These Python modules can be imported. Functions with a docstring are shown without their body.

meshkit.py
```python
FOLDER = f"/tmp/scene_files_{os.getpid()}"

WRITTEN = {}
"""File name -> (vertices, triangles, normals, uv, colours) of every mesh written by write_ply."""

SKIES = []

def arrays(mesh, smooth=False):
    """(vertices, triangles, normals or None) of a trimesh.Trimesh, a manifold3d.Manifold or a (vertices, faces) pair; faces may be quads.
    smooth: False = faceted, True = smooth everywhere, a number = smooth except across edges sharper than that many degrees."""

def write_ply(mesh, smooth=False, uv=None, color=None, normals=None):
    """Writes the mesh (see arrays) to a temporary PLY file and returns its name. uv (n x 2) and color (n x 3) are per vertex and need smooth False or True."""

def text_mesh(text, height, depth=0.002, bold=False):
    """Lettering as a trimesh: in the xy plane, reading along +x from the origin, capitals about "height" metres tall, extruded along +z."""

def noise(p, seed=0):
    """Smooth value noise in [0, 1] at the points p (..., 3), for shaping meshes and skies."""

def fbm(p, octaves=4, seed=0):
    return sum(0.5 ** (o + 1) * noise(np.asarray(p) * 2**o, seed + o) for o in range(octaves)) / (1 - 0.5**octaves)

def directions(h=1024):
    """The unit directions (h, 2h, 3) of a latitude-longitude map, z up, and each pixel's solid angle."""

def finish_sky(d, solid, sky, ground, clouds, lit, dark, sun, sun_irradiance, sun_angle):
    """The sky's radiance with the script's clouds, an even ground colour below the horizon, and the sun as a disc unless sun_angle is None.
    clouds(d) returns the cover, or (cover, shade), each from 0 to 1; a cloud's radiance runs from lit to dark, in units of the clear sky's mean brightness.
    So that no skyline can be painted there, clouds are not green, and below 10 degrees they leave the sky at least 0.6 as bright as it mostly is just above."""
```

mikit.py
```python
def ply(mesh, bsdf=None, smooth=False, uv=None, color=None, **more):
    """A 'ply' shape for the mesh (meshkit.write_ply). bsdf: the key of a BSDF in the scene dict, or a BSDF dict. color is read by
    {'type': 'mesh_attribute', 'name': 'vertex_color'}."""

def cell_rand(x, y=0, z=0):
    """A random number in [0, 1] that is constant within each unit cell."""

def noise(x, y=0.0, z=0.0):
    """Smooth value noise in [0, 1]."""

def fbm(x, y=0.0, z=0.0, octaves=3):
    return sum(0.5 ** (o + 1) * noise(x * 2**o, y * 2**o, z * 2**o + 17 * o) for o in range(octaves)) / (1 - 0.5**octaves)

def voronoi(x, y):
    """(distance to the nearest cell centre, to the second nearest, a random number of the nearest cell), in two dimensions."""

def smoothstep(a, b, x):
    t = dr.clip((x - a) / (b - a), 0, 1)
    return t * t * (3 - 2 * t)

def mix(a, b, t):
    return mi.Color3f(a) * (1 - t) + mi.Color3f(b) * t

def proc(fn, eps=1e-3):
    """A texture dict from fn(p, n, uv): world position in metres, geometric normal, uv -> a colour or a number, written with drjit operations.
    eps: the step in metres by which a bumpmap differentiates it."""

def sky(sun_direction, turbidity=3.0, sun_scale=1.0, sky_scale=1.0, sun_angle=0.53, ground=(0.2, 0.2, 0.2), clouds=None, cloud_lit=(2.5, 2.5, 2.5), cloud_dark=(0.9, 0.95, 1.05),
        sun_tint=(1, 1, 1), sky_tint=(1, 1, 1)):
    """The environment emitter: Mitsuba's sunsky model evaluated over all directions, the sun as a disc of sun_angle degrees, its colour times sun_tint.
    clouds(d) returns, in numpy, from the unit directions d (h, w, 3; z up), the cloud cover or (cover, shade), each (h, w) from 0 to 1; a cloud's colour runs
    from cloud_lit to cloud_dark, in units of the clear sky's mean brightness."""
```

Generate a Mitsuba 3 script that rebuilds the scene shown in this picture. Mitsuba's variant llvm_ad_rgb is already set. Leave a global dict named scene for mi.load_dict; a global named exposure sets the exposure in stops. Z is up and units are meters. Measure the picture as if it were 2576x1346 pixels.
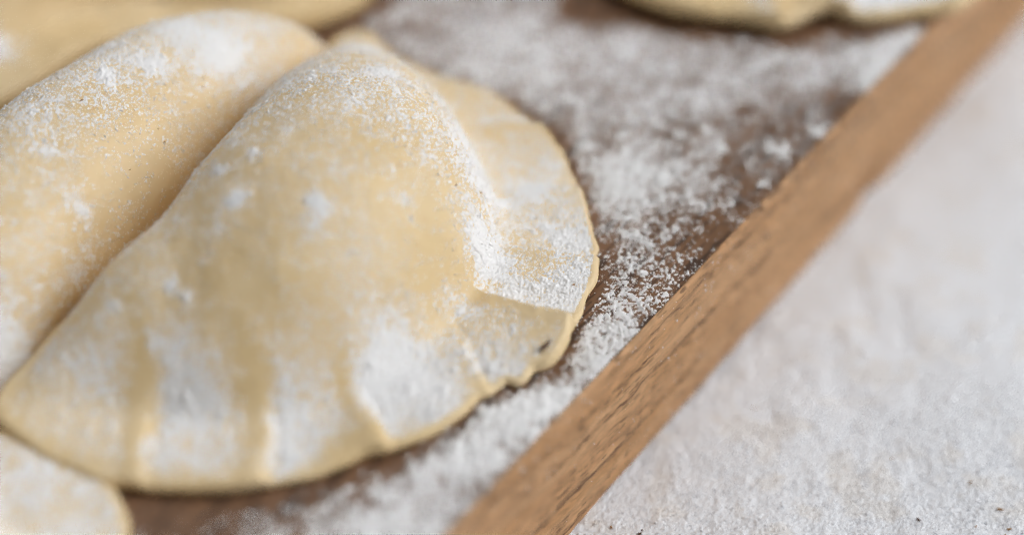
import math
import numpy as np, trimesh, mitsuba as mi, drjit as dr
import mikit, meshkit
from mikit import noise, fbm, smoothstep, mix, proc, voronoi, cell_rand
from scipy import ndimage, interpolate
from scipy.sparse import coo_matrix
from scipy.sparse.linalg import spsolve
from scipy.spatial import cKDTree
import shapely

T = mi.ScalarTransform4f
MM = 0.001
scene, labels = {'type': 'scene'}, {}

# ------------------------------------------------------------------ camera, lights, exposure
PITCH, DIST = math.radians(42.0), 210.0                     # degrees below the horizon, mm to the board's top
CAM = np.array([0, -DIST * math.cos(PITCH), DIST * math.sin(PITCH)])
exposure = -0.9
scene['camera'] = {
    'type': 'thinlens', 'fov': math.degrees(2 * math.atan(1288 / 4427)), 'fov_axis': 'x',
    'aperture_radius': 6.2 * MM, 'focus_distance': 206.5 * MM, 'near_clip': 0.02, 'far_clip': 20.0,
    'to_world': T().look_at(origin=list(CAM * MM), target=[0, 0, 0], up=[0, 0, 1])}


def panel(name, at, target, w, h, rgb, label):
    scene[name] = {'type': 'rectangle', 'to_world': T().look_at(origin=at, target=target, up=[0, 0, 1] if abs(at[0]) + abs(at[1]) > .2 else [0, 1, 0]) @ T().scale([w / 2, h / 2, 1]),
                   'bsdf': {'type': 'diffuse', 'reflectance': {'type': 'rgb', 'value': 0.5}},
                   'emitter': {'type': 'area', 'radiance': {'type': 'rgb', 'value': rgb}}}
    labels[name] = {'label': label, 'category': 'light'}


# a large window to the right, a weaker broad light overhead, a pale window behind
panel('window_light', [1.62, -0.12, 1.12], [0, 0, 0], 1.5, 1.3, [10.6, 10.65, 10.8], 'large soft window light to the right of the board')
panel('overhead_light', [-0.3, 0.3, 1.6], [0, 0, 0], 1.5, 1.5, [1.9, 1.93, 1.98], 'broad weak light over the table')
panel('back_window_light', [-0.9, 1.7, 1.1], [0, 0, 0], 1.8, 1.5, [.85, .87, .91], 'pale window light behind the board')

# ------------------------------------------------------------------ materials
BOARD_T = 22.5                                              # board thickness, mm
EDGE0 = np.array([-6.26, -40.80])                           # a point on the board's right top edge
ED = np.array([0.5829, 0.8125])                             # direction of that edge
EN = np.array([0.8125, -0.5829])                            # outward across it


def along(p):                                               # mm along the edge, mm out across it, mm up
    x, y = p.x * 1000 - float(EDGE0[0]), p.y * 1000 - float(EDGE0[1])
    return x * float(ED[0]) + y * float(ED[1]), x * float(EN[0]) + y * float(EN[1]), p.z * 1000


def side_q(p):
    a, c, z = along(p)
    return a, c, z, z + 0.075 * a + 1.6 * (noise(a * 0.035, c * 0.1, 3) - .5) + c


def side_pores(p):
    a, c, z, q = side_q(p)
    lines = smoothstep(.56, .74, noise(a * 0.022, q * 1.7, 11.5))          # long thin streaks
    dash = smoothstep(.50, .68, noise(a * 0.75 + 40, q * 4.6, 5.5))        # broken into open pores
    long_ = smoothstep(.76, .84, noise(a * 0.16 + 9, q * 3.0, 1.5))
    field = smoothstep(.40, .62, noise(a * 0.04, q * 0.40, 8.2))
    short = smoothstep(.55, .70, noise(a * .75 + 70, q * 5.2, 15.5)) * (.35 + .65 * field)
    return dr.clip(.95 * lines * dash + .3 * lines + .5 * long_ + .8 * short, 0, 1)


def side_colour(p, n, uv):
    a, c, z, q = side_q(p)
    base = mix((.455, .24, .11), (.60, .365, .192), fbm(a * 0.035, q * 0.7, 2.0, 3))
    base = mix(base, mi.Color3f(.48, .26, .115), smoothstep(.5, .75, noise(a * .09, q * .8, 31)) * .7)
    base = mix(base * 1.06, base * .74, smoothstep(.25, .75, fbm(a * 0.45, q * 6.5, 4.0, 2)))
    return mix(base, mi.Color3f(.12, .058, .027), side_pores(p) * .9)


def side_bump(p, n, uv):
    a, c, z = along(p)
    return (-0.14 * side_pores(p) + 0.05 * noise(a * .8, z * 9, c * 9) + 0.05 * noise(a * 3, z * 5, c * 5)) * 0.001


def top_pores(p):
    a, c, z = along(p)
    q = c + 0.8 * (noise(a * .04, c * .08) - .5)
    return dr.clip(smoothstep(.66, .8, noise(a * .3, q * 2.6, 21)) + .8 * smoothstep(.7, .82, noise(a * .7, q * 4.4, 27)), 0, 1)


def top_colour(p, n, uv):
    a, c, z = along(p)
    base = mix((.125, .062, .030), (.235, .122, .062), fbm(a * .04, c * .55, 5, 3))
    return mix(base, mi.Color3f(.04, .021, .013), top_pores(p) * .8)


def dough_colour(p, n, uv):
    x, y, z = p.x * 1000, p.y * 1000, p.z * 1000
    m = fbm(x * .12, y * .12, z * .12, 3)
    c = mix((.715, .535, .285), (.77, .60, .355), smoothstep(.3, .7, m))
    s = smoothstep(.80, .87, noise(x * 1.5, y * 1.5, z * 1.5)) * smoothstep(.5, .8, noise(x * .35, y * .35, z * .35))
    return mix(c, mi.Color3f(.62, .38, .16), .5 * s)


def dough_bump(p, n, uv):
    x, y, z = p.x * 1000, p.y * 1000, p.z * 1000
    return (.05 * noise(x * 2.2, y * 2.2, z * 2.2) + .02 * noise(x * 5, y * 5, z * 5)) * .001


def flour_colour(p, n, uv):
    x, y, z = p.x * 1000, p.y * 1000, p.z * 1000
    return mix((.87, .865, .86), (.92, .92, .915), noise(x * 3.1, y * 3.1, z * 3.1))


def table_flour_colour(p, n, uv):
    x, y, z = p.x * 1000, p.y * 1000, p.z * 1000
    m = smoothstep(.52, .72, fbm(x * .22, y * .22, 9, 4))
    c = mix((.83, .845, .87), (.815, .805, .795), m)
    return mix(c, mi.Color3f(.66, .56, .46), .15 * smoothstep(.74, .86, noise(x * .9, y * .9, 3)) * m)


def rough(colour, r=.6, spec=.35, bump=None, eps=6e-5, **more):
    b = {'type': 'principled', 'base_color': proc(colour) if callable(colour) else {'type': 'rgb', 'value': colour}, 'roughness': r, 'specular': spec, **more}
    if bump:
        b = {'type': 'bumpmap', 'arbitrary': proc(bump, eps), 'scale': 1.0, 'bsdf': b}
    return {'type': 'twosided', 'bsdf': b}


scene['mat_side'] = rough(side_colour, .62, .3, side_bump)
scene['mat_top'] = rough(top_colour, .5, .4)
scene['mat_dough'] = rough(dough_colour, .48, .4, dough_bump)
scene['mat_flour'] = {'type': 'twosided', 'bsdf': {'type': 'diffuse', 'reflectance': proc(flour_colour)}}
scene['mat_table_flour'] = {'type': 'twosided', 'bsdf': {'type': 'diffuse', 'reflectance': proc(table_flour_colour)}}
scene['mat_table'] = rough((.78, .77, .75), .5)
scene['mat_bran'] = rough((.085, .04, .022), .7)
scene['mat_bran_light'] = rough((.34, .19, .085), .7)


# ------------------------------------------------------------------ helpers
class Path:
    def __init__(self, pts):
        self.poly = shapely.Polygon(pts).buffer(0); shapely.prepare(self.poly)

    def contains_points(self, p):
        return shapely.contains_xy(self.poly, p[:, 0], p[:, 1])


def tag(key, label=None, category=None, group=None, kind=None):
    labels[key] = {k: v for k, v in dict(label=label, category=category, group=group, kind=kind).items() if v}


def emit(key, V, F, mat, normals=None, smooth=True):
    V = np.asarray(V, float) * MM
    if normals is None:
        scene[key] = mikit.ply((V, F), mat, smooth=smooth)
    else:
        scene[key] = {'type': 'ply', 'filename': meshkit.write_ply((V, F), normals=normals), 'face_normals': False, 'bsdf': {'type': 'ref', 'id': mat}}


def vnormals(V, F):
    n = np.zeros_like(V)
    fn = np.cross(V[F[:, 1]] - V[F[:, 0]], V[F[:, 2]] - V[F[:, 0]])
    for k in range(3):
        for c in range(3):
            n[:, c] += np.bincount(F[:, k], fn[:, c], len(V))
    return n / np.maximum(np.linalg.norm(n, axis=1, keepdims=True), 1e-12)


def compact(V, F, N=None):
    used = np.zeros(len(V), bool); used[F] = True
    new = np.cumsum(used) - 1
    return V[used], new[F], (None if N is None else N[used])


def n3(x, y, f, seed, z=0.0):
    """Smooth noise minus its mean at f cells per mm."""
    return meshkit.noise(np.stack([x * f, y * f, np.full_like(x, z) if np.isscalar(z) else z * f], -1), seed) - .5


def sstep(a, b, x):
    t = np.clip((x - a) / (b - a), 0, 1)
    return t * t * (3 - 2 * t)


def closed_curve(pts, n):
    """n points evenly spaced along a smooth closed curve through pts."""
    P = np.vstack([pts, pts[:1]]).astype(float)
    s = np.concatenate([[0], np.cumsum(np.linalg.norm(np.diff(P, axis=0), axis=1) ** .5)])
    cs = interpolate.CubicSpline(s, P, bc_type='periodic')
    q = cs(np.linspace(0, s[-1], 8000))
    L = np.concatenate([[0], np.cumsum(np.linalg.norm(np.diff(q, axis=0), axis=1))])
    u = np.linspace(0, L[-1], n, endpoint=False)
    return np.stack([np.interp(u, L, q[:, k]) for k in (0, 1)], 1)


def blobs(x, y, lst):
    out = np.zeros_like(x)
    for b in lst:
        bx, by, s, a = b[:4]
        out += a * np.exp(-((x - bx) ** 2 + (y - by) ** 2) / (2 * s * s))
    return out


def flour_sheet(x0, x1, y0, y1, step, surface, cover, seed, keep, amp=.30, cut=None, fine=(3.2, 6.4), grain=1.0, coarse=.75, clumps=.22):
    """The flour lying on a surface z(x, y): the pieces of a grainy layer that stand proud of it."""
    gx, gy = np.arange(x0, x1, step), np.arange(y0, y1, step)
    X, Y = np.meshgrid(gx, gy)
    rng = np.random.default_rng(seed)
    X = X + rng.uniform(-.3, .3, X.shape) * step
    Y = Y + rng.uniform(-.3, .3, X.shape) * step
    Z = surface(X, Y)
    d0, d1 = np.gradient(Z, step)
    N = np.stack([-d1, -d0, np.ones_like(Z)], -1)
    N /= np.linalg.norm(N, axis=-1, keepdims=True)
    c = cover(X, Y)
    f1 = n3(X, Y, fine[0], seed, Z); f2 = n3(X, Y, fine[1], seed + 1, Z); f0 = n3(X, Y, .9, seed + 2, Z); fl = n3(X, Y, .32, seed + 3, Z)
    g = grain * (1.25 * f1 + 1.0 * f2 + .22 * rng.uniform(-1, 1, X.shape)) + coarse * (.75 * f0 + .45 * fl)
    c = cover(X, Y)
    h = amp * (c - .5 + g)
    h = np.where(h > 0, h, h * .6)
    h = h + clumps * sstep(.20, .42, n3(X, Y, .8, seed + 9, Z)) * sstep(.15, .7, c + g * .5)     # soft little heaps
    ok = keep(X, Y) & (h > -.02)
    q = ok[:-1, :-1] | ok[1:, :-1] | ok[:-1, 1:] | ok[1:, 1:]
    q &= (keep(X, Y)[:-1, :-1] & keep(X, Y)[1:, 1:])
    P = np.stack([X, Y, Z], -1) + N * h[..., None]
    idx = np.arange(X.size).reshape(X.shape)
    a, b, cc, dd = idx[:-1, :-1][q], idx[:-1, 1:][q], idx[1:, 1:][q], idx[1:, :-1][q]
    F = np.vstack([np.stack([a, b, cc], 1), np.stack([a, cc, dd], 1)])
    V, F, _ = compact(P.reshape(-1, 3), F)
    return V, F


def join(parts):
    off, vs, fs = 0, [], []
    for V, F in parts:
        vs.append(V); fs.append(F + off); off += len(V)
    return np.vstack(vs), np.vstack(fs)


TETRA = np.array([[1, 1, 1], [-1, -1, 1], [-1, 1, -1], [1, -1, -1]], float) * .85
TETF = np.array([[0, 2, 1], [0, 1, 3], [0, 3, 2], [1, 2, 3]])


def crumbs(x0, x1, y0, y1, n, surface, cover, keep, seed, size=.059, clump=.65):
    """Single crumbs of flour on a surface z(x, y): n candidates, kept where the cover says so, more of them on slopes and in clumps."""
    rng = np.random.default_rng(seed)
    x, y = rng.uniform(x0, x1, n), rng.uniform(y0, y1, n)
    e = .05
    z = surface(x, y)
    gx, gy = (surface(x + e, y) - z) / e, (surface(x, y + e) - z) / e
    slope = np.sqrt(1 + gx * gx + gy * gy)
    p = np.clip(cover(x, y) + clump * (1.2 * n3(x, y, 1.3, seed, z) + .8 * n3(x, y, .4, seed + 1, z)), 0, 1) * np.minimum(slope, 3) / 2.2
    ok = (rng.uniform(0, 1, n) < p) & keep(x, y)
    x, y, z, gx, gy, slope = (v[ok] for v in (x, y, z, gx, gy, slope))
    m = len(x)
    r = size * np.exp(rng.normal(0, .42, m))
    R = np.linalg.qr(rng.normal(0, 1, (m, 3, 3)))[0]
    P = TETRA * rng.uniform(.6, 1.2, (m, 4, 1)) + rng.normal(0, .18, (m, 4, 3))
    P = np.einsum('mij,mkj->mki', R, P) * r[:, None, None]
    c = np.stack([x, y, z], 1) + np.stack([-gx, -gy, np.ones(m)], 1) / slope[:, None] * (r * .35)[:, None]
    return (P + c[:, None]).reshape(-1, 3), (TETF[None] + 4 * np.arange(m)[:, None, None]).reshape(-1, 3)


# ------------------------------------------------------------------ the table
TZ = -BOARD_T
emit('table_top', [[-2500, -2500, TZ - 1.2], [2500, -2500, TZ - 1.2], [2500, 2500, TZ - 1.2], [-2500, 2500, TZ - 1.2]], np.array([[0, 1, 2], [0, 2, 3]]), 'mat_table', smooth=False)
tag('table_top', 'pale table top under the flour', kind='structure')


def table_z(X, Y):
    return TZ - .6 + 0.8 * n3(X, Y, .05, 5) + .45 * n3(X, Y, .16, 6) + .28 * n3(X, Y, .4, 7)


def edge_dist(X, Y):                                        # mm out from the board's right edge, negative on the board
    return (X - EDGE0[0]) * EN[0] + (Y - EDGE0[1]) * EN[1]


tparts = []
for (y0, y1, st, gr) in ((-45, 6, .13, 1.0), (6 - .13, 40, .24, 1.0), (40 - .24, 130, .6, .8)):
    x0 = -10 + (y0 + 45) * .6
    tparts.append(flour_sheet(max(-30, x0 - 14), 72 if y0 < -40 else 105, y0, y1 + st, st, table_z, lambda X, Y: 2.0 + 1.0 * n3(X, Y, .75, 51) + .8 * n3(X, Y, 1.6, 52), 50, lambda X, Y: edge_dist(X, Y) > -2.0, amp=.13, fine=(3.0, 6.0), coarse=.4, clumps=.10, grain=gr))
tparts.append(crumbs(-25, 80, -30, 14, 190000, lambda x, y: table_z(x, y) + .30, lambda X, Y: .55 * sstep(13, -16, Y), lambda X, Y: edge_dist(X, Y) > .5, 304, size=.052))
emit('flour_layer', *join(tparts), 'mat_table_flour')
tag('flour_layer', 'thick layer of white flour covering the table beside the board', 'flour', kind='stuff')

# ------------------------------------------------------------------ the cutting board
L0, L1, W = -90., 190., 330.
na = 1400
aa = np.linspace(L0, L1, na)
prof = []                                                   # (out, z) from the top face round the edge and down
for k in range(9):
    t = k / 8 * math.pi / 2
    prof.append((-.5 + .5 * math.sin(t), -.5 + .5 * math.cos(t)))
for z in np.linspace(-.8, -BOARD_T + 1.2, 72):
    prof.append((0.0, z))
for k in range(1, 7):
    t = k / 6 * math.pi / 2
    prof.append((-.9 + .9 * math.cos(t), -BOARD_T + .9 - .9 * math.sin(t)))
prof = np.array(prof)
A, K = np.meshgrid(aa, np.arange(len(prof)), indexing='ij')
out, zz = prof[K, 0], prof[K, 1]
rel = sstep(0, 1.5, -zz)
wob = .28 * n3(A, zz, .06, 71) + .30 * n3(A * .35, zz, .9, 72) * rel + .16 * n3(A * .5, zz, 2.2, 73) * rel
chip = (1 - rel) * np.clip(n3(A, zz * 0, .30, 74) - .10, 0, 1) * 1.5
# a dent knocked out of the lower edge
dent = 1.5 * np.exp(-((A - 99.5) / 2.4) ** 2 - ((zz + BOARD_T - 2.2) / 2.6) ** 2)
out = out + wob * .6 - chip - dent
zz = zz - chip * .6
V = np.stack([EDGE0[0] + ED[0] * A + EN[0] * out, EDGE0[1] + ED[1] * A + EN[1] * out, zz], -1).reshape(-1, 3)
idx = np.arange(len(V)).reshape(A.shape)
a, b, c, d = idx[:-1, :-1].ravel(), idx[1:, :-1].ravel(), idx[1:, 1:].ravel(), idx[:-1, 1:].ravel()
F = np.vstack([np.stack([a, c, b], 1), np.stack([a, d, c], 1)])


def board_pt(al, ou, z):
    return [EDGE0[0] + ED[0] * al + EN[0] * ou, EDGE0[1] + ED[1] * al + EN[1] * ou, z]


emit('cutting_board__side', V, F, 'mat_side')
# the rest of the body: the other three sides and the underside
c8 = [board_pt(L0, -.5, -.05), board_pt(L1, -.5, -.05), board_pt(L1, -W, 0), board_pt(L0, -W, 0), board_pt(L0, -.9, -BOARD_T), board_pt(L1, -.9, -BOARD_T), board_pt(L1, -W, -BOARD_T), board_pt(L0, -W, -BOARD_T)]
emit('cutting_board__body', c8, np.array([[4, 5, 6], [4, 6, 7], [1, 6, 5], [1, 2, 6], [2, 7, 6], [2, 3, 7], [3, 4, 7], [3, 0, 4]]), 'mat_side', smooth=False)
# the worn brown top face, its open pores cut in
st = .4
gx, gy = np.arange(L0, L1, st * 2), np.concatenate([np.arange(-95, -.5, st), [-.5]])
AL, OU = np.meshgrid(gx, gy, indexing='ij')
zt = -.10 * np.clip(n3(AL * .3, OU, 2.4, 81) - .1, 0, 1) * 4 * sstep(-.5, -1.1, OU) + 0 * AL
Vt = np.stack([EDGE0[0] + ED[0] * AL + EN[0] * OU, EDGE0[1] + ED[1] * AL + EN[1] * OU, zt], -1).reshape(-1, 3)
idx = np.arange(len(Vt)).reshape(AL.shape)
a, b, c, d = idx[:-1, :-1].ravel(), idx[1:, :-1].ravel(), idx[1:, 1:].ravel(), idx[:-1, 1:].ravel()
Ft = np.vstack([np.stack([a, b, c], 1), np.stack([a, c, d], 1)])
far = np.array([board_pt(L0, -95, 0), board_pt(L1, -95, 0), board_pt(L1, -W, 0), board_pt(L0, -W, 0)])
Vt, Ft = join([(Vt, Ft), (far, np.array([[0, 2, 1], [0, 3, 2]]))])
emit('cutting_board__top_face', Vt, Ft, 'mat_top')
tag('cutting_board', 'thick brown wooden board dusted with flour under the dumplings', 'cutting board')
tag('cutting_board__side', 'tan side of the board with dark open wood pores')
tag('cutting_board__top_face', 'darker brown top face half hidden by flour')


# ------------------------------------------------------------------ dumplings
class Dumpling:
    def __init__(self, key, outline, belly, H, power=.62, flange=2.2, pleats=(), centre=None, seed=1, tilt=None, n=1100, rings=120, blur=1.0, lift=(), dents=(), peak=None, soft=None):
        self.key, self.seed, self.flange, self.pleats = key, seed, flange, pleats
        self.O = closed_curve(np.array(outline, float), n)
        self.path = Path(self.O)
        self.c = np.array(centre, float) if centre is not None else np.array(belly, float).mean(0)
        B = closed_curve(np.array(belly, float), 600)
        h = .5
        lo, hi = self.O.min(0) - 6, self.O.max(0) + 6
        gx, gy = np.arange(lo[0], hi[0], h), np.arange(lo[1], hi[1], h)
        X, Y = np.meshgrid(gx, gy, indexing='ij')
        inside = Path(B).contains_points(np.stack([X.ravel(), Y.ravel()], 1)).reshape(X.shape)
        num = -np.ones(X.shape, int); num[inside] = np.arange(inside.sum())
        I, J = np.nonzero(inside)
        rows, cols, vals = [num[I, J]], [num[I, J]], [np.full(len(I), 4.0)]
        for di, dj in ((1, 0), (-1, 0), (0, 1), (0, -1)):
            k = num[I + di, J + dj]; m = k >= 0
            rows.append(num[I, J][m]); cols.append(k[m]); vals.append(np.full(m.sum(), -1.0))
        rhs = np.ones(len(I))
        if peak is not None:
            rhs = .6 + np.exp(-((X[I, J] - peak[0]) ** 2 + (Y[I, J] - peak[1]) ** 2) / (2 * peak[2] ** 2)) * 1.0
        u = spsolve(coo_matrix((np.concatenate(vals), (np.concatenate(rows), np.concatenate(cols)))).tocsc(), rhs)
        U = np.zeros(X.shape); u = u / u.max(); pw = np.full(len(u), power)
        if soft is not None:                                # gentler away from the fold: (x, y, inward x, inward y, near, far, power)
            pw = power + (soft[6] - power) * sstep(soft[4], soft[5], (X[I, J] - soft[0]) * soft[2] + (Y[I, J] - soft[1]) * soft[3])
        U[I, J] = u ** pw * H
        U = ndimage.gaussian_filter(U, blur / h)
        self.belly = lambda x, y: ndimage.map_coordinates(U, [(x - lo[0]) / h, (y - lo[1]) / h], order=3, mode='nearest', prefilter=True)
        self.bpath = Path(B)
        self.tree = cKDTree(self.O)
        self.btree = cKDTree(B)
        self.lift, self.dents = lift, dents
        self.rings, self.n, self.grids = rings, n, {}

    def cached(self, name, fn, h):
        if name not in self.grids:
            lo, hi = self.O.min(0) - 30, self.O.max(0) + 30
            X, Y = np.meshgrid(np.arange(lo[0], hi[0], h), np.arange(lo[1], hi[1], h), indexing='ij')
            self.grids[name] = fn(X, Y), lo
        G, lo = self.grids[name]
        return lambda x, y: ndimage.map_coordinates(G, [(x - lo[0]) / h, (y - lo[1]) / h], order=1, mode='nearest')

    def edge(self, x, y):
        return self.cached('edge', lambda X, Y: self.tree.query(np.stack([X.ravel(), Y.ravel()], 1))[0].reshape(X.shape), .4)(x, y)

    def fast_top(self, x, y):
        return self.cached('top', self.top, .16)(x, y)

    def rimness(self, x, y):
        """0 on the filled pouch, 1 on the pressed rim, by the distance outside the pouch's seam."""
        def signed(X, Y):
            p = np.stack([X.ravel(), Y.ravel()], 1)
            d = self.btree.query(p)[0]
            d[self.bpath.contains_points(p)] *= -1
            return d.reshape(X.shape)
        return sstep(-3.0, 3.5, self.cached('seam', signed, .4)(x, y))

    def pleat(self, x, y):
        z, rim = np.zeros_like(x), None
        if not self.pleats:
            return z
        rim = self.rimness(x, y)
        for (ix, iy, ox, oy, L, A, dw) in self.pleats:
            d = np.array([ox - ix, oy - iy]); ln = np.hypot(*d); d /= ln
            t = ((x - ix) * d[0] + (y - iy) * d[1]) / ln
            bend = .5 * np.sin(t * 3 + ix) + .9 * n3(x, y, .35, 7) + .35 * n3(x, y, 1.1, 8)
            s = (x - ix) * -d[1] + (y - iy) * d[0] + bend   # < 0 before the fold, > 0 past it
            ramp = np.where(s < 0, np.clip(1 + s / L, 0, 1) ** 1.6, np.clip(1 - s / dw, 0, 1))
            ramp = np.where(s < 0, ramp, ramp * ramp * (3 - 2 * ramp))
            ramp = ramp + (.32 if dw > 1.1 else .0) * np.exp(-((s + .6) / 1.2) ** 2)
            ramp = ramp - (.08 if dw > 1.1 else .25) * np.exp(-((s - dw - .25) / .45) ** 2)
            z += A * ramp * sstep(-.25, .55, t) * rim * sstep(1.9, 1.4, t)
        return z

    def pleat_flour(self, x, y):
        """Flour rubbed off the folds' proud edges and gathered in the corner past them."""
        c = np.zeros_like(x)
        for (ix, iy, ox, oy, L, A, dw) in self.pleats:
            d = np.array([ox - ix, oy - iy]); ln = np.hypot(*d); d /= ln
            t = ((x - ix) * d[0] + (y - iy) * d[1]) / ln
            s = (x - ix) * -d[1] + (y - iy) * d[0] + .5 * np.sin(t * 3 + ix) + .9 * n3(x, y, .35, 7) + .35 * n3(x, y, 1.1, 8)
            w = sstep(-.05, .3, t) * sstep(1.25, 1.0, t)
            w = w * (1 if dw > 1.1 or L > 10 else .5 + .45 * np.sin(3 * t + ix))
            c += w * (.32 * np.exp(-((s - dw - .8) / 1.1) ** 2) - .40 * np.exp(-((s + .8) / 1.0) ** 2))
        return c

    def top(self, x, y):
        x, y = np.asarray(x, float), np.asarray(y, float)
        z = self.flange + self.belly(x, y) + self.pleat(x, y)
        z = z + .8 * n3(x, y, .09, self.seed) + .35 * n3(x, y, .25, self.seed + 1) + .10 * n3(x, y, .8, self.seed + 2)
        z = z + self.base(x, y)
        for (dx, dy, s, a) in self.dents:
            z = z + a * np.exp(-((x - dx) ** 2 + (y - dy) ** 2) / (2 * s * s))
        return z

    def base(self, x, y):
        z = np.full(np.shape(x), .12)
        for (lx, ly, s, a) in self.lift:
            z = z + a * np.exp(-((x - lx) ** 2 + (y - ly) ** 2) / (2 * s * s))
        return z

    def build(self, split=False):
        O, c, n = self.O, self.c, self.n
        O = O + (n3(O[:, 0], O[:, 1], .35, self.seed + 5) * .6 + n3(O[:, 0], O[:, 1], .8, self.seed + 6) * .25 * sstep(-20, -8, O[:, 0]))[:, None] * (O - c) / np.linalg.norm(O - c, axis=1, keepdims=True)
        t = np.linspace(0, 1, self.rings + 1)[1:] ** .75
        P = c + t[:, None, None] * (O - c)
        ztop = self.top(P[..., 0], P[..., 1])
        tang = np.roll(O, -1, 0) - np.roll(O, 1, 0)
        nout = np.stack([tang[:, 1], -tang[:, 0]], 1)
        area = .5 * np.sum(O[:, 0] * np.roll(O[:, 1], -1) - O[:, 1] * np.roll(O[:, 0], -1))
        nout *= np.sign(area) / np.linalg.norm(nout, axis=1, keepdims=True)
        zb = self.base(O[:, 0], O[:, 1])
        rad = np.maximum((ztop[-1] - zb) / 2, .4)
        rings = [np.concatenate([P, ztop[..., None]], -1)]
        for al in np.linspace(75, -90, 9):
            al = math.radians(al)
            bulge = np.minimum(rad, .7) * math.cos(al)
            rings.append(np.concatenate([O + nout * bulge[:, None], (zb + rad + rad * math.sin(al))[:, None]], 1)[None])
        inner = c + .9 * (O - c)
        rings.append(np.concatenate([inner, np.full((n, 1), .1)], 1)[None])
        R = np.concatenate(rings)
        m = len(R)
        V = np.vstack([R.reshape(-1, 3), [[c[0], c[1], float(self.top(c[:1], c[1:])[0])], [c[0], c[1], .1]]])
        i = np.arange(n); j = (i + 1) % n
        F = [np.stack([np.full(n, m * n), i, j], 1), np.stack([np.full(n, m * n + 1), (m - 1) * n + j, (m - 1) * n + i], 1)]
        for k in range(m - 1):
            F += [np.stack([k * n + i, (k + 1) * n + i, (k + 1) * n + j], 1), np.stack([k * n + i, (k + 1) * n + j, k * n + j], 1)]
        F = np.vstack(F)
        if area < 0:
            F = F[:, ::-1]
        N = vnormals(V, F)
        if not self.pleats:
            emit(self.key, V, F, 'mat_dough', N)
            return
        # the pouch and each pleat of the rim are parts; they meet edge to edge
        G = V[F].mean(1)
        rim = self.rimness(G[:, 0], G[:, 1]) > .5
        order = np.zeros(len(G), int)
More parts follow.
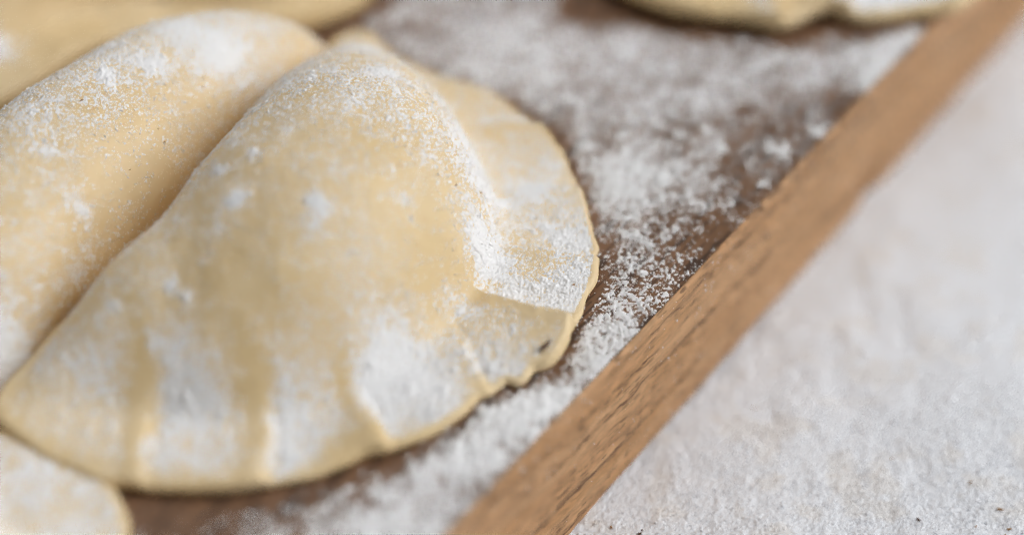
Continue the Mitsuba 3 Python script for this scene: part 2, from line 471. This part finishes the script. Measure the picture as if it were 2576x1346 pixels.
        for q, (ix, iy, ox, oy, L, A, dw) in enumerate(self.pleats):
            d = np.array([ox - ix, oy - iy])
            ang = lambda x, y: np.arctan2(y - c[1], x - c[0])
            a0 = ang(ox, oy); rel = (ang(G[:, 0], G[:, 1]) - self.ang0) % (2 * math.pi)
            order[rel > (a0 - self.ang0) % (2 * math.pi)] = q + 1
        emit(self.key + '__pouch', *compact(V, F[~rim], N)[:2], 'mat_dough', compact(V, F[~rim], N)[2])
        made = 0
        for q in range(len(self.pleats) + 1):
            f = F[rim & (order == q)]
            if len(f):
                v, ff, nn = compact(V, f, N)
                emit(self.key + '__rim_pleat' + (f'_{made:03d}' if made else ''), v, ff, 'mat_dough', nn)
                made += 1

    ang0 = -2.6

    def crumb(self, x0, x1, y0, y1, n, cover, seed, **kw):
        keep = lambda X, Y: self.path.contains_points(np.stack([X, Y], 1)) & (self.edge(X, Y) > .15)
        return crumbs(x0, x1, y0, y1, n, self.fast_top, cover, keep, seed, **kw)

    def dust(self, x0, x1, y0, y1, step, cover, amp=.24, margin=.15, fine=(4.0, 8.0)):
        lo, hi = self.O.min(0), self.O.max(0)
        keep = lambda X, Y: (self.path.contains_points(np.stack([X.ravel(), Y.ravel()], 1)).reshape(X.shape) & (self.edge(X, Y) > margin))
        return flour_sheet(max(x0, lo[0]), min(x1, hi[0]), max(y0, lo[1]), min(y1, hi[1]), step, self.top, cover, self.seed * 7 + 3, keep, amp, fine=fine, coarse=.55)


# front dumpling: its fold runs up the left side, the pleated rim round the bottom and right
front = Dumpling('dumpling', [(-55, -25), (-53.5, -28.0), (-49.2, -31), (-43.1, -34), (-36.8, -35), (-31, -35.2), (-26.4, -34.7), (-20.3, -32.9), (-16, -30.2), (-13.4, -29.6), (-10.6, -28.2), (-6, -24.6), (-3.8, -21.9), (-2.4, -21.2), (-.9, -19.4), (.7, -19.7), (2.0, -17.9), (3.7, -17.3), (4.9, -16.0), (5.6, -13.6), (6.4, -11.4), (7.5, -8.4), (8.7, -5), (9.5, -1.6), (9.7, 2), (8.9, 9), (7.2, 16.5), (3.2, 25.5), (-3.1, 32.8), (-11.1, 37.6), (-17.5, 42.5), (-20.5, 45.5), (-23.6, 44.6), (-27.2, 36), (-32, 24), (-37.2, 11), (-43.6, -3.0), (-50.6, -16.0)],
                 [(-52.5, -24.5), (-47, -25.2), (-40, -25.4), (-28, -25.8), (-18, -22.6), (-9.2, -14), (-4.2, -3.5), (-2.4, 6), (-4.4, 15), (-8.2, 25), (-14, 33.5), (-20.5, 41.5), (-23, 42), (-26.4, 35.8), (-31.4, 23.8), (-36.6, 10.8), (-42.9, -3.2), (-50, -15.6)],
                 18.4, power=.46, flange=1.35, peak=(-25, 7, 20),
                 pleats=[(-39.7, -18, -39, -33.8, 8, .6, 1.7), (-28, -20, -26.1, -35, 8, .6, 1.7), (-17.7, -18.5, -14.6, -30, 8, .7, 1.5), (-8.8, -10, -2.6, -21.2, 9, .4, 1), (-5.4, -5.0, 5.9, -12.0, 12, 2.3, .4), (-3.7, 1.4, 9.4, 0, 8, .8, .8), (-3.6, 11.8, 7.5, 12.3, 8, 1.0, .9), (-7.5, 24.7, 2.7, 26.0, 8, 1.0, .9)],
                 centre=(-22, 2), seed=11, soft=(-38, 10, .2, -.98, 14, 31, .85), blur=1.25, dents=[(-46.5, -14.5, 5.5, 2.4), (-51, -21, 4, .6), (-25.5, 33, 6, -1.3), (-40, -4, 4, -1.0)], n=1250, rings=140, lift=[(-54, -27, 9, 1.5), (-21, 45, 5, 1.3), (6, -13, 3, .5)])
front.build()
left = Dumpling('dumpling_001', [(-23.5, 42), (-27, 44), (-34, 44.5), (-45, 40), (-56, 30.5), (-66, 16), (-74, 0), (-79, -18), (-74, -29), (-64, -30), (-56, -25.2), (-49.2, -15), (-42.7, -1.9), (-35.9, 11.5), (-30, 23.5), (-25.4, 35)],
                [(-24.5, 41), (-28, 42.8), (-34, 43), (-45, 38.6), (-55, 29.2), (-64.6, 14.6), (-72, 0), (-74, -12), (-68, -22), (-58, -21.4), (-50.2, -12.4), (-43.4, -.3), (-36.6, 13), (-30.7, 24.4), (-26.2, 35)],
                16.8, power=.55, flange=1.3, blur=.7, centre=(-50, 10), seed=23, n=800, rings=105)
left.build()
back = Dumpling('dumpling_002', [(-20.5, 58), (-24, 52.6), (-30, 48.8), (-45, 47), (-58, 42.4), (-66.5, 31), (-77, 25), (-100, 32), (-108, 58), (-85, 88), (-50, 92), (-26, 76)],
                [(-24, 58), (-27, 54), (-34, 51), (-45, 52), (-58, 51), (-70, 43), (-82, 40), (-96, 46), (-98, 60), (-80, 82), (-50, 86), (-30, 74)],
                17, power=.7, flange=3.2, centre=(-58, 62), seed=37, n=500, rings=60)
back.build()
right = Dumpling('dumpling_003', [(11, 66), (15, 57.2), (21, 52.4), (28, 50.4), (33, 49.6), (36.5, 48.4), (40, 50), (44, 52.1), (47, 51.0), (51, 50.8), (57, 52.5), (63, 54.5), (69, 62), (72, 76), (60, 96), (36, 102), (15, 92)],
                 [(15, 68), (20, 62), (28, 59), (36, 58.4), (44, 59.5), (52, 60), (60, 63), (65, 70), (66, 78), (56, 92), (37, 97), (20, 89)],
                 17, power=.7, flange=2.4, centre=(40, 74), seed=41, n=500, rings=60, pleats=[(34, 60, 36.6, 48.6, 9, 1.3, .8), (45, 61, 46.8, 51.4, 8, 1.0, .8)], lift=[(30, 50, 8, .8), (44, 52, 3, .8), (18, 55, 6, 1.2)])
right.build()
near = Dumpling('dumpling_004', [(-62, -26), (-52, -30.0), (-46.5, -32.4), (-43.0, -34.6), (-40.6, -38.2), (-39.3, -43), (-39.8, -51), (-46, -62), (-60, -68), (-76, -62), (-82, -46), (-74, -32)],
                [(-64, -38), (-56, -40), (-50, -44), (-48, -50), (-52, -57), (-62, -62), (-72, -58), (-76, -48), (-71, -40)],
                12, power=.7, flange=1.5, centre=(-60, -48), seed=53, n=500, rings=60)
near.build()

DUMP = [front, left, back, right, near]

# flour on each dumpling
FRONT_COVER = [(-23.0, 14.1, 4.3, 0.16), (-15.6, 16.2, 1.8, 0.5), (-17.9, 6.7, 1.7, 0.3), (-38.3, -20.6, 1.1, 0.2), (-49.9, -20.8, 1.9, 0.08), (-16.9, -10.9, 2.9, 0.1), (-18.9, -13.6, 2.9, 0.08), (-29.3, -19.4, 6.7, -0.16), (-8.5, -5.9, 3.8, -0.26), (-12.7, -12.1, 4.3, -0.14), (-32.7, -20.9, 3.8, -0.1), (-25.8, -3.4, 3.3, -0.08), (-28.7, -13.4, 3.8, -0.05), (-46.5, -23.6, 3.3, 0.2), (-45.3, -22.3, 1.9, 0.25), (-34.9, -23.9, 2.9, 0.6), (-32.8, -25.4, 2.4, 0.3), (-39.8, -26.9, 1.3, -0.4), (-39.5, -23.8, 1.0, -0.3), (-27.7, -24.9, 1.0, -0.45), (-27.1, -29.3, 1.2, -0.35), (-32.1, -32.3, 2.9, 0.3), (-23.1, -30.3, 2.4, 0.4), (-22.7, -24.2, 2.9, 0.45), (-35.2, -27.9, 1.9, -0.05), (-28.5, -22.8, 1.9, -0.1), (-12.2, -18.6, 3.0, 0.85), (-14.7, -21.9, 2.1, 0.4), (-9.0, -22.9, 2.9, 0.6), (-5.8, -10.0, 2.1, 0.35), (0.1, -10.1, 2.9, -0.05), (3.7, -12.3, 1.7, -0.3), (3.2, -16.8, 1.9, -0.05), (-3.0, -20.7, 1.0, -0.7), (-15.1, -29.9, 1.2, -0.5), (-18.4, -31.1, 1.4, -0.3), (-2.1, -16.9, 2.4, 0.35), (1.0, -18.6, 1.1, 0.3), (-2.5, -1.3, 2.0, 1.0), (2.2, 0.3, 1.5, -0.15), (0.6, -5.2, 1.4, 0.6), (5.2, -6.7, 1.9, 0.8), (7.6, -2.9, 1.9, 0.6), (7.3, 4.0, 2.4, 0.6), (0.6, 9.1, 2.9, 0.2), (2.1, 12.4, 1.7, 0.5), (-4.1, 6.2, 2.1, 0.4), (0.6, 19.9, 2.9, 0.05), (4.9, 17.1, 1.3, 0.3), (-2.5, 30.8, 3.8, -0.15), (-7.3, 34.0, 1.9, -0.2), (-6.6, 11.3, 2.1, 0.35), (-52.0, -27.8, 2.9, -0.1), (-19.5, 28.0, 1.9, 0.3), (-13.3, 8.6, 3.8, 0.12), (-8.6, 3.6, 3.3, 0.12), (-5.0, -0.9, 2.4, 0.05)]
FRONT_LUMPS = [(-30.7, -8.5, 0.8, 0.88), (-29.9, -8.2, 0.7, 0.49), (-21.1, -8.9, 0.9, 0.97), (-21.5, -11.0, 0.7, 0.43), (-33.0, -2.7, 0.7, 0.78), (-37.1, -16.0, 0.7, 0.78), (-35.0, -17.3, 0.5, 0.68), (-31.8, -11.1, 0.5, 0.49), (-43.3, -17.4, 0.5, 0.58), (-19.2, -4.5, 0.8, 0.39), (-12.1, -5.0, 0.7, 0.49), (-28.7, -1.9, 0.6, 0.39), (-38.6, -20.9, 0.6, 0.39), (-25.4, 1.3, 0.6, 0.39), (-9.0, 15.8, 0.6, 0.3)]
LEFT_COVER = [(-38.9, 25.4, 3.8, 0.5), (-41.9, 26.3, 2.4, 0.2), (-36.1, 24.7, 2.4, 0.35), (-43.5, 17.9, 1.7, 0.5), (-48.2, 14.2, 1.4, 0.4), (-48.0, 19.5, 1.9, 0.35), (-50.8, 12.0, 3.8, 0.22), (-54.2, 5.9, 2.9, 0.22), (-32.7, 32.7, 3.8, 0.25), (-43.7, 5.1, 3.3, -0.15), (-52.6, 1.0, 1.4, 0.25), (-41.2, 4.8, 2.9, -0.25), (-45.5, -2.9, 2.9, -0.15), (-34.2, 18.7, 2.9, -0.15), (-55.7, -19.2, 1.9, 0.5), (-55.2, -17.6, 1.9, 0.3), (-27.6, 33.5, 2.4, -0.15), (-44.7, 9.2, 2.9, 0.1), (-53.0, -10.8, 2.9, 0.05)]
LEFT_LUMPS = [(-49.0, -3.3, 0.9, 0.43), (-48.4, -3.8, 0.7, 0.29), (-48.2, 14.2, 0.7, 0.36), (-43.5, 17.9, 0.9, 0.36), (-48.9, -8.9, 1.0, 0.29), (-53.0, 0.8, 0.6, 0.36), (-45.3, 14.0, 0.6, 0.29), (-53.0, 8.8, 0.6, 0.29), (-36.0, 23.7, 0.8, 0.36), (-45.6, 3.4, 0.5, 0.22)]


def cov_front(X, Y):
    rim = front.rimness(X, Y)
    return .13 + .15 * rim + blobs(X, Y, FRONT_COVER) + blobs(X, Y, FRONT_LUMPS) + front.pleat_flour(X, Y) - .45 * np.exp(-front.edge(X, Y) / 1.3) * sstep(-4, -16, X)


emit('dumpling__flour_dusting', *front.dust(-60, 15, -40, 50, .10, cov_front), 'mat_flour')
emit('dumpling__flour_crumbs', *front.crumb(-57, 11, -37, 48, 700000, lambda X, Y: cov_front(X, Y) * .9 + .12, 301), 'mat_flour', smooth=False)


def cov_left(X, Y):
    return .12 + blobs(X, Y, LEFT_COVER) + blobs(X, Y, LEFT_LUMPS)


emit('dumpling_001__flour_dusting', *left.dust(-66, -20, -30, 46, .10, cov_left), 'mat_flour')
emit('dumpling_001__flour_crumbs', *left.crumb(-66, -22, -22, 45, 380000, lambda X, Y: cov_left(X, Y) * .9 + .14, 302), 'mat_flour', smooth=False)
V, F = back.dust(-82, -15, 24, 75, .25, lambda X, Y: -.25 + .8 * np.exp(-((X + 71) / 7) ** 2 - ((Y - 40) / 5) ** 2) + 1.1 * sstep(-72, -84, X) * sstep(42, 50, Y))
emit('dumpling_002__flour_dusting', V, F, 'mat_flour')
V, F = right.dust(8, 75, 46, 80, .25, lambda X, Y: -.1 + 1.1 * sstep(42, 50, X) + .5 * np.exp(-((X - 35) / 2) ** 2) + 0 * Y)
emit('dumpling_003__flour_dusting', V, F, 'mat_flour')
V, F = near.dust(-75, -35, -65, -25, .2, lambda X, Y: .55 + 0 * X)
emit('dumpling_004__flour_dusting', V, F, 'mat_flour')
for k in ('', '_001', '_002', '_003', '_004'):
    tag(f'dumpling{k}__flour_dusting', kind='stuff')
for k in ('', '_001'):
    tag(f'dumpling{k}__flour_crumbs', kind='stuff')
tag('dumpling', 'large floured half-moon dumpling with pleated rim in the middle of the board', 'dumpling', 'raw dumplings on the board')
tag('dumpling_001', 'smooth plump dumpling directly left of the large pleated one', 'dumpling', 'raw dumplings on the board')
tag('dumpling_002', 'blurred yellow dumpling at the top left, farthest behind the others', 'dumpling', 'raw dumplings on the board')
tag('dumpling_003', 'blurred dumpling at the top right near the board edge, wavy rim over a dark shadow', 'dumpling', 'raw dumplings on the board')
tag('dumpling_004', 'pale blurred dumpling cut off in the bottom left corner', 'dumpling', 'raw dumplings on the board')

# ------------------------------------------------------------------ flour on the board
BOARD_COVER = [(13.6, 15.2, 3.3, 0.3), (18.2, 16.7, 2.9, 0.22), (0.5, -23.8, 3.1, 0.5), (4.5, -21.4, 1.9, 0.3), (9.5, -15.2, 3.8, 0.32), (8.8, -10.7, 1.9, 0.2), (-4.6, -27.9, 3.3, 0.3), (55.9, 46.5, 2.9, 0.8), (51.7, 40.8, 2.4, 0.8), (48.3, 36.7, 1.4, 0.6), (41.8, 44.6, 5.2, 0.25), (-2.1, 45.5, 7.1, 0.2), (17.0, 42.7, 5.7, 0.2), (30.2, 38.0, 4.3, 0.12), (22.6, 8.2, 5.7, -0.2), (34.4, 26.6, 5.2, -0.3), (19.7, 1.6, 4.3, -0.15), (45.5, 31.8, 3.3, -0.4), (8.8, -8.1, 1.0, -0.4), (12.1, 56.4, 3.3, -1.2), (8.6, 54.4, 1.9, -0.5), (43.7, 46.5, 2.9, -0.3), (-28.4, 50.4, 2.9, -0.7), (5.8, 24.9, 2.4, -0.25), (16.6, -1.2, 2.9, -0.1), (-10.5, 51.4, 3.8, -0.1), (30.5, 14.4, 4.3, -0.4), (24.1, 3.8, 3.3, -0.35), (36.8, 16.7, 2.9, -0.2), (-1.6, -31.9, 2.4, -0.1), (-24.4, -35.2, 7.1, -0.5), (-36.9, -35.2, 4.8, -0.8), (-14.2, -31.9, 3.3, -0.35), (-32.3, -38.4, 7.1, -0.1), (-16.0, -36.3, 4.3, 0.15), (-9.9, -34.6, 2.9, 0.2), (-23.9, -40.0, 4.8, 0.15), (-11.7, -40.5, 3.8, 0.25), (5.9, -18.4, 1.4, -0.2)]
BOARD_LUMPS = [(40.0, 26.2, 0.8, 0.9), (39.0, 22.4, 0.5, 0.7), (33.4, 22.8, 0.7, 0.8), (26.8, 23.2, 0.7, 0.6), (31.4, 15.6, 0.4, 0.7), (35.4, 17.5, 0.4, 0.6), (34.9, 22.0, 0.5, 0.5), (32.2, 16.3, 0.3, 0.5), (12.9, 16.0, 0.7, 0.4), (18.7, 16.7, 0.7, 0.5), (1.0, -23.8, 1.0, 0.5), (-2.0, -31.0, 0.5, 0.4), (-7.5, -31.3, 0.7, 0.4), (-14.6, -38.9, 0.8, 0.5), (-10.4, -32.4, 0.6, 0.4), (53.3, 50.9, 1.0, 0.5), (48.9, 37.1, 1.0, 0.6), (32.9, 48.9, 1.0, 0.3), (5.5, 39.0, 1.0, 0.3), (2.9, 51.4, 1.0, 0.3)]


def cov_board(X, Y):
    e = -edge_dist(X, Y)
    c = .37 - .15 * sstep(8, 30, Y) + blobs(X, Y, BOARD_COVER) + blobs(X, Y, BOARD_LUMPS)
    c -= .75 * np.exp(-(front.edge(X, Y) / 2.2) ** 2)
    c -= 1.2 * np.exp(-(right.edge(X, Y) / 2.6) ** 2) + .6 * np.exp(-(left.edge(X, Y) / 2.) ** 2) + .8 * np.exp(-(back.edge(X, Y) / 3.) ** 2)
    return c - .14 * sstep(3.0, .6, e + 3 * n3(X, Y, .15, 91))


def on_board(X, Y):
    ok = edge_dist(X, Y) < -.5
    p = np.stack([X.ravel(), Y.ravel()], 1)
    for d in DUMP:
        ok &= ~d.path.contains_points(p).reshape(X.shape)
    return ok


flat = lambda X, Y: np.full_like(X, .03)
bp = [flour_sheet(-66, 60, -46, -20, .18, flat, cov_board, 61, on_board, amp=.38, coarse=.7), flour_sheet(-12, 60, -20 - .18, 20, .085, flat, cov_board, 61, on_board, amp=.38, coarse=.7), flour_sheet(-30, 85, 20 - .085, 75, .14, flat, cov_board, 61, on_board, amp=.38, coarse=.7)]
rim_ok = lambda X, Y: on_board(X, Y) & (edge_dist(X, Y) < -.02)
bp.append(crumbs(-30, 75, -41, 60, 900000, flat, lambda X, Y: cov_board(X, Y) + .09, rim_ok, 303))
rs = np.random.default_rng(305)                             # a few grains caught on the side face
sa, sz = rs.uniform(0, 130, 420), -rs.uniform(0, 1, 420) ** 1.6 * 21 - .4
sp = np.array([board_pt(a_, .06, z_) for a_, z_ in zip(sa, sz)])
tet = TETRA * rs.uniform(.5, 1.2, (420, 4, 1)) + rs.normal(0, .2, (420, 4, 3))
bp.append(((tet * (.07 * np.exp(rs.normal(0, .4, 420)))[:, None, None] + sp[:, None]).reshape(-1, 3), (TETF[None] + 4 * np.arange(420)[:, None, None]).reshape(-1, 3)))
emit('spilled_flour', *join(bp), 'mat_flour', smooth=35)
tag('spilled_flour', 'loose white flour scattered over the brown board', 'flour', kind='stuff')


# ------------------------------------------------------------------ small dark flecks of bran
def fleck(key, x, y, z, ln, w, turn, mat, seed):
    rng = np.random.default_rng(seed)
    m = trimesh.creation.icosphere(subdivisions=2)
    V = np.array(m.vertices)
    V = V * [ln / 2, w / 2, w * .3] * (1 + .3 * (meshkit.noise(V * 2.2 + seed, seed) - .5))[:, None]
    V[:, 2] += .25 * w * (V[:, 0] / ln) ** 2 * 4
    c, s_ = math.cos(turn), math.sin(turn)
    V = V @ np.array([[c, s_, 0], [-s_, c, 0], [0, 0, 1]]) + [x, y, z]
    emit(key, V, np.array(m.faces), mat)


def surf(d, x, y):
    return float(d.top(np.array([x]), np.array([y]))[0])


FRONT_FLECKS = [(3.68, -16.02, 2.3, 0.55, 0.94), (7.19, -4.79, 0.4, 0.25, 0.3), (-6.46, 0.91, 0.45, 0.25, 1.2), (-3.67, 4.45, 0.3, 0.2, 1)]
for k, (x, y, ln, w, turn) in enumerate(FRONT_FLECKS):
    fleck('dumpling__bran_fleck' + (f'_{k:03d}' if k else ''), x, y, surf(front, x, y) + .12, ln, w, turn, 'mat_bran_light' if k else 'mat_bran', 400 + k)
LEFT_FLECKS = [(-50.05, 8.95, 0.4, 0.3, 0.2), (-41.38, 9.39, 0.35, 0.25, 0.6), (-42.01, 10.21, 0.25, 0.2, 0), (-37.88, 19.74, 0.4, 0.3, 1.4), (-37.82, 18.76, 0.4, 0.3, 1.4), (-44.54, 3.95, 0.3, 0.2, 0.5), (-42.24, 14.26, 0.2, 0.2, 0), (-43.76, -4.05, 0.2, 0.2, 0)]
for k, (x, y, ln, w, turn) in enumerate(LEFT_FLECKS):
    fleck('dumpling_001__bran_fleck' + (f'_{k:03d}' if k else ''), x, y, surf(left, x, y) + .03, ln, w, turn, 'mat_bran_light', 430 + k)
tag('dumpling__bran_fleck', 'long dark brown fleck pressed into the rim near its right corner')
TABLE_FLECKS = [(48.77, -19.38, 0.6, 0.3, 2.2, 1), (58.83, -17.9, 0.8, 0.3, 2.9, 0), (55.4, -20.55, 0.4, 0.2, 0.9, 0), (59.24, -20.97, 0.6, 0.25, 0.1, 0), (58.54, -22.06, 0.8, 0.2, 1.1, 0), (15.16, -21.58, 0.6, 0.3, 0.4, 1), (15.52, -20.97, 0.3, 0.2, 2.0, 1), (11.84, -20.79, 0.4, 0.3, 1.7, 0), (47.09, -9.72, 0.3, 0.25, 0.2, 0), (22.43, -0.57, 0.4, 0.25, 0.4, 0), (30.83, -1.26, 0.35, 0.25, 1.2, 0), (56.04, -13.8, 0.3, 0.3, 0, 0)]
TABLE_LABELS = ['dark fleck in the white flour at the lower right, darkest of the table flecks', 'light brown fleck lying flat in the flour nearest the right edge', 'tiny brown fleck near the bottom edge between the dark fleck and the corner', 'tan fleck close to the bottom right corner', 'thin brown sliver cut by the bottom edge at the right corner', 'dark olive fleck in the flour just right of the board at the bottom edge', 'small dark speck beside the olive fleck near the board', 'brown speck nearest the board at the bottom edge', 'faint tan fleck in the middle of the table flour', 'reddish fleck in the flour halfway along the board', 'small brown fleck in the flour right of the reddish one', 'yellowish fleck above the light brown fleck at the right']
TABLE_LABELS = ['dark fleck in the white flour at the lower right, darkest of the table flecks', 'light brown fleck lying flat in the flour nearest the right edge', 'tiny brown fleck near the bottom edge between the dark fleck and the corner', 'tan fleck close to the bottom right corner', 'thin brown sliver cut by the bottom edge at the right corner', 'dark olive fleck in the flour just right of the board at the bottom edge', 'small dark speck beside the olive fleck near the board', 'brown speck nearest the board at the bottom edge', 'faint tan fleck in the middle of the table flour', 'reddish fleck in the flour halfway along the board', 'small brown fleck in the flour right of the reddish one', 'yellowish fleck above the light brown fleck at the right']
TABLE_LABELS = ['dark fleck in the white flour at the lower right, darkest of the table flecks', 'light brown fleck lying flat in the flour nearest the right edge', 'tiny brown fleck near the bottom edge between the dark fleck and the corner', 'tan fleck close to the bottom right corner', 'thin brown sliver cut by the bottom edge at the right corner', 'dark olive fleck in the flour just right of the board at the bottom edge', 'small dark speck beside the olive fleck near the board', 'brown speck nearest the board at the bottom edge', 'faint tan fleck in the middle of the table flour', 'reddish fleck in the flour halfway along the board', 'small brown fleck in the flour right of the reddish one', 'yellowish fleck above the light brown fleck at the right']
TABLE_LABELS = ['dark fleck in the white flour at the lower right, darkest of the table flecks', 'light brown fleck lying flat in the flour nearest the right edge', 'tiny brown fleck near the bottom edge between the dark fleck and the corner', 'tan fleck close to the bottom right corner', 'thin brown sliver cut by the bottom edge at the right corner', 'dark olive fleck in the flour just right of the board at the bottom edge', 'small dark speck beside the olive fleck near the board', 'brown speck nearest the board at the bottom edge', 'faint tan fleck in the middle of the table flour', 'reddish fleck in the flour halfway along the board', 'small brown fleck in the flour right of the reddish one', 'yellowish fleck above the light brown fleck at the right']
TABLE_LABELS = ['dark fleck in the white flour at the lower right, darkest of the table flecks', 'light brown fleck lying flat in the flour nearest the right edge', 'tiny brown fleck near the bottom edge between the dark fleck and the corner', 'tan fleck close to the bottom right corner', 'thin brown sliver cut by the bottom edge at the right corner', 'dark olive fleck in the flour just right of the board at the bottom edge', 'small dark speck beside the olive fleck near the board', 'brown speck nearest the board at the bottom edge', 'faint tan fleck in the middle of the table flour', 'reddish fleck in the flour halfway along the board', 'small brown fleck in the flour right of the reddish one', 'yellowish fleck above the light brown fleck at the right']
TABLE_LABELS = ['dark fleck in the white flour at the lower right, darkest of the table flecks', 'light brown fleck lying flat in the flour nearest the right edge', 'tiny brown fleck near the bottom edge between the dark fleck and the corner', 'tan fleck close to the bottom right corner', 'thin brown sliver cut by the bottom edge at the right corner', 'dark olive fleck in the flour just right of the board at the bottom edge', 'small dark speck beside the olive fleck near the board', 'brown speck nearest the board at the bottom edge', 'faint tan fleck in the middle of the table flour', 'reddish fleck in the flour halfway along the board', 'small brown fleck in the flour right of the reddish one', 'yellowish fleck above the light brown fleck at the right']
TABLE_LABELS = ['dark fleck in the white flour at the lower right, darkest of the table flecks', 'light brown fleck lying flat in the flour nearest the right edge', 'tiny brown fleck near the bottom edge between the dark fleck and the corner', 'tan fleck close to the bottom right corner', 'thin brown sliver cut by the bottom edge at the right corner', 'dark olive fleck in the flour just right of the board at the bottom edge', 'small dark speck beside the olive fleck near the board', 'brown speck nearest the board at the bottom edge', 'faint tan fleck in the middle of the table flour', 'reddish fleck in the flour halfway along the board', 'small brown fleck in the flour right of the reddish one', 'yellowish fleck above the light brown fleck at the right']
TABLE_LABELS = ['dark fleck in the white flour at the lower right, darkest of the table flecks', 'light brown fleck lying flat in the flour nearest the right edge', 'tiny brown fleck near the bottom edge between the dark fleck and the corner', 'tan fleck close to the bottom right corner', 'thin brown sliver cut by the bottom edge at the right corner', 'dark olive fleck in the flour just right of the board at the bottom edge', 'small dark speck beside the olive fleck near the board', 'brown speck nearest the board at the bottom edge', 'faint tan fleck in the middle of the table flour', 'reddish fleck in the flour halfway along the board', 'small brown fleck in the flour right of the reddish one', 'yellowish fleck above the light brown fleck at the right']
TABLE_LABELS = ['dark fleck in the white flour at the lower right, darkest of the table flecks', 'light brown fleck lying flat in the flour nearest the right edge', 'tiny brown fleck near the bottom edge between the dark fleck and the corner', 'tan fleck close to the bottom right corner', 'thin brown sliver cut by the bottom edge at the right corner', 'dark olive fleck in the flour just right of the board at the bottom edge', 'small dark speck beside the olive fleck near the board', 'brown speck nearest the board at the bottom edge', 'faint tan fleck in the middle of the table flour', 'reddish fleck in the flour halfway along the board', 'small brown fleck in the flour right of the reddish one', 'yellowish fleck above the light brown fleck at the right']
TABLE_LABELS = ['dark fleck in the white flour at the lower right, darkest of the table flecks', 'light brown fleck lying flat in the flour nearest the right edge', 'tiny brown fleck near the bottom edge between the dark fleck and the corner', 'tan fleck close to the bottom right corner', 'thin brown sliver cut by the bottom edge at the right corner', 'dark olive fleck in the flour just right of the board at the bottom edge', 'small dark speck beside the olive fleck near the board', 'brown speck nearest the board at the bottom edge', 'faint tan fleck in the middle of the table flour', 'reddish fleck in the flour halfway along the board', 'small brown fleck in the flour right of the reddish one', 'yellowish fleck above the light brown fleck at the right']
TABLE_LABELS = ['dark fleck in the white flour at the lower right, darkest of the table flecks', 'light brown fleck lying flat in the flour nearest the right edge', 'tiny brown fleck near the bottom edge between the dark fleck and the corner', 'tan fleck close to the bottom right corner', 'thin brown sliver cut by the bottom edge at the right corner', 'dark olive fleck in the flour just right of the board at the bottom edge', 'small dark speck beside the olive fleck near the board', 'brown speck nearest the board at the bottom edge', 'faint tan fleck in the middle of the table flour', 'reddish fleck in the flour halfway along the board', 'small brown fleck in the flour right of the reddish one', 'yellowish fleck above the light brown fleck at the right']
TABLE_LABELS = ['dark fleck in the white flour at the lower right, darkest of the table flecks', 'light brown fleck lying flat in the flour nearest the right edge', 'tiny brown fleck near the bottom edge between the dark fleck and the corner', 'tan fleck close to the bottom right corner', 'thin brown sliver cut by the bottom edge at the right corner', 'dark olive fleck in the flour just right of the board at the bottom edge', 'small dark speck beside the olive fleck near the board', 'brown speck nearest the board at the bottom edge', 'faint tan fleck in the middle of the table flour', 'reddish fleck in the flour halfway along the board', 'small brown fleck in the flour right of the reddish one', 'yellowish fleck above the light brown fleck at the right']
TABLE_LABELS = ['dark fleck in the white flour at the lower right, darkest of the table flecks', 'light brown fleck lying flat in the flour nearest the right edge', 'tiny brown fleck near the bottom edge between the dark fleck and the corner', 'tan fleck close to the bottom right corner', 'thin brown sliver cut by the bottom edge at the right corner', 'dark olive fleck in the flour just right of the board at the bottom edge', 'small dark speck beside the olive fleck near the board', 'brown speck nearest the board at the bottom edge', 'faint tan fleck in the middle of the table flour', 'reddish fleck in the flour halfway along the board', 'small brown fleck in the flour right of the reddish one', 'yellowish fleck above the light brown fleck at the right']
TABLE_LABELS = ['dark fleck in the white flour at the lower right, darkest of the table flecks', 'light brown fleck lying flat in the flour nearest the right edge', 'tiny brown fleck near the bottom edge between the dark fleck and the corner', 'tan fleck close to the bottom right corner', 'thin brown sliver cut by the bottom edge at the right corner', 'dark olive fleck in the flour just right of the board at the bottom edge', 'small dark speck beside the olive fleck near the board', 'brown speck nearest the board at the bottom edge', 'faint tan fleck in the middle of the table flour', 'reddish fleck in the flour halfway along the board', 'small brown fleck in the flour right of the reddish one', 'yellowish fleck above the light brown fleck at the right']
TABLE_LABELS = ['dark fleck in the white flour at the lower right, darkest of the table flecks', 'light brown fleck lying flat in the flour nearest the right edge', 'tiny brown fleck near the bottom edge between the dark fleck and the corner', 'tan fleck close to the bottom right corner', 'thin brown sliver cut by the bottom edge at the right corner', 'dark olive fleck in the flour just right of the board at the bottom edge', 'small dark speck beside the olive fleck near the board', 'brown speck nearest the board at the bottom edge', 'faint tan fleck in the middle of the table flour', 'reddish fleck in the flour halfway along the board', 'small brown fleck in the flour right of the reddish one', 'yellowish fleck above the light brown fleck at the right']
for k, (x, y, ln, w, turn, dark) in enumerate(TABLE_FLECKS):
    key = 'bran_fleck' + (f'_{k:03d}' if k else '')
    fleck(key, x, y, float(table_z(np.array([x]), np.array([y]))[0]) + .36, ln, w, turn, 'mat_bran' if dark else 'mat_bran_light', 460 + k)
    tag(key, TABLE_LABELS[k], 'bran fleck', 'bran flecks in the table flour')

print('triangles', sum(len(w[1]) for w in meshkit.WRITTEN.values()))
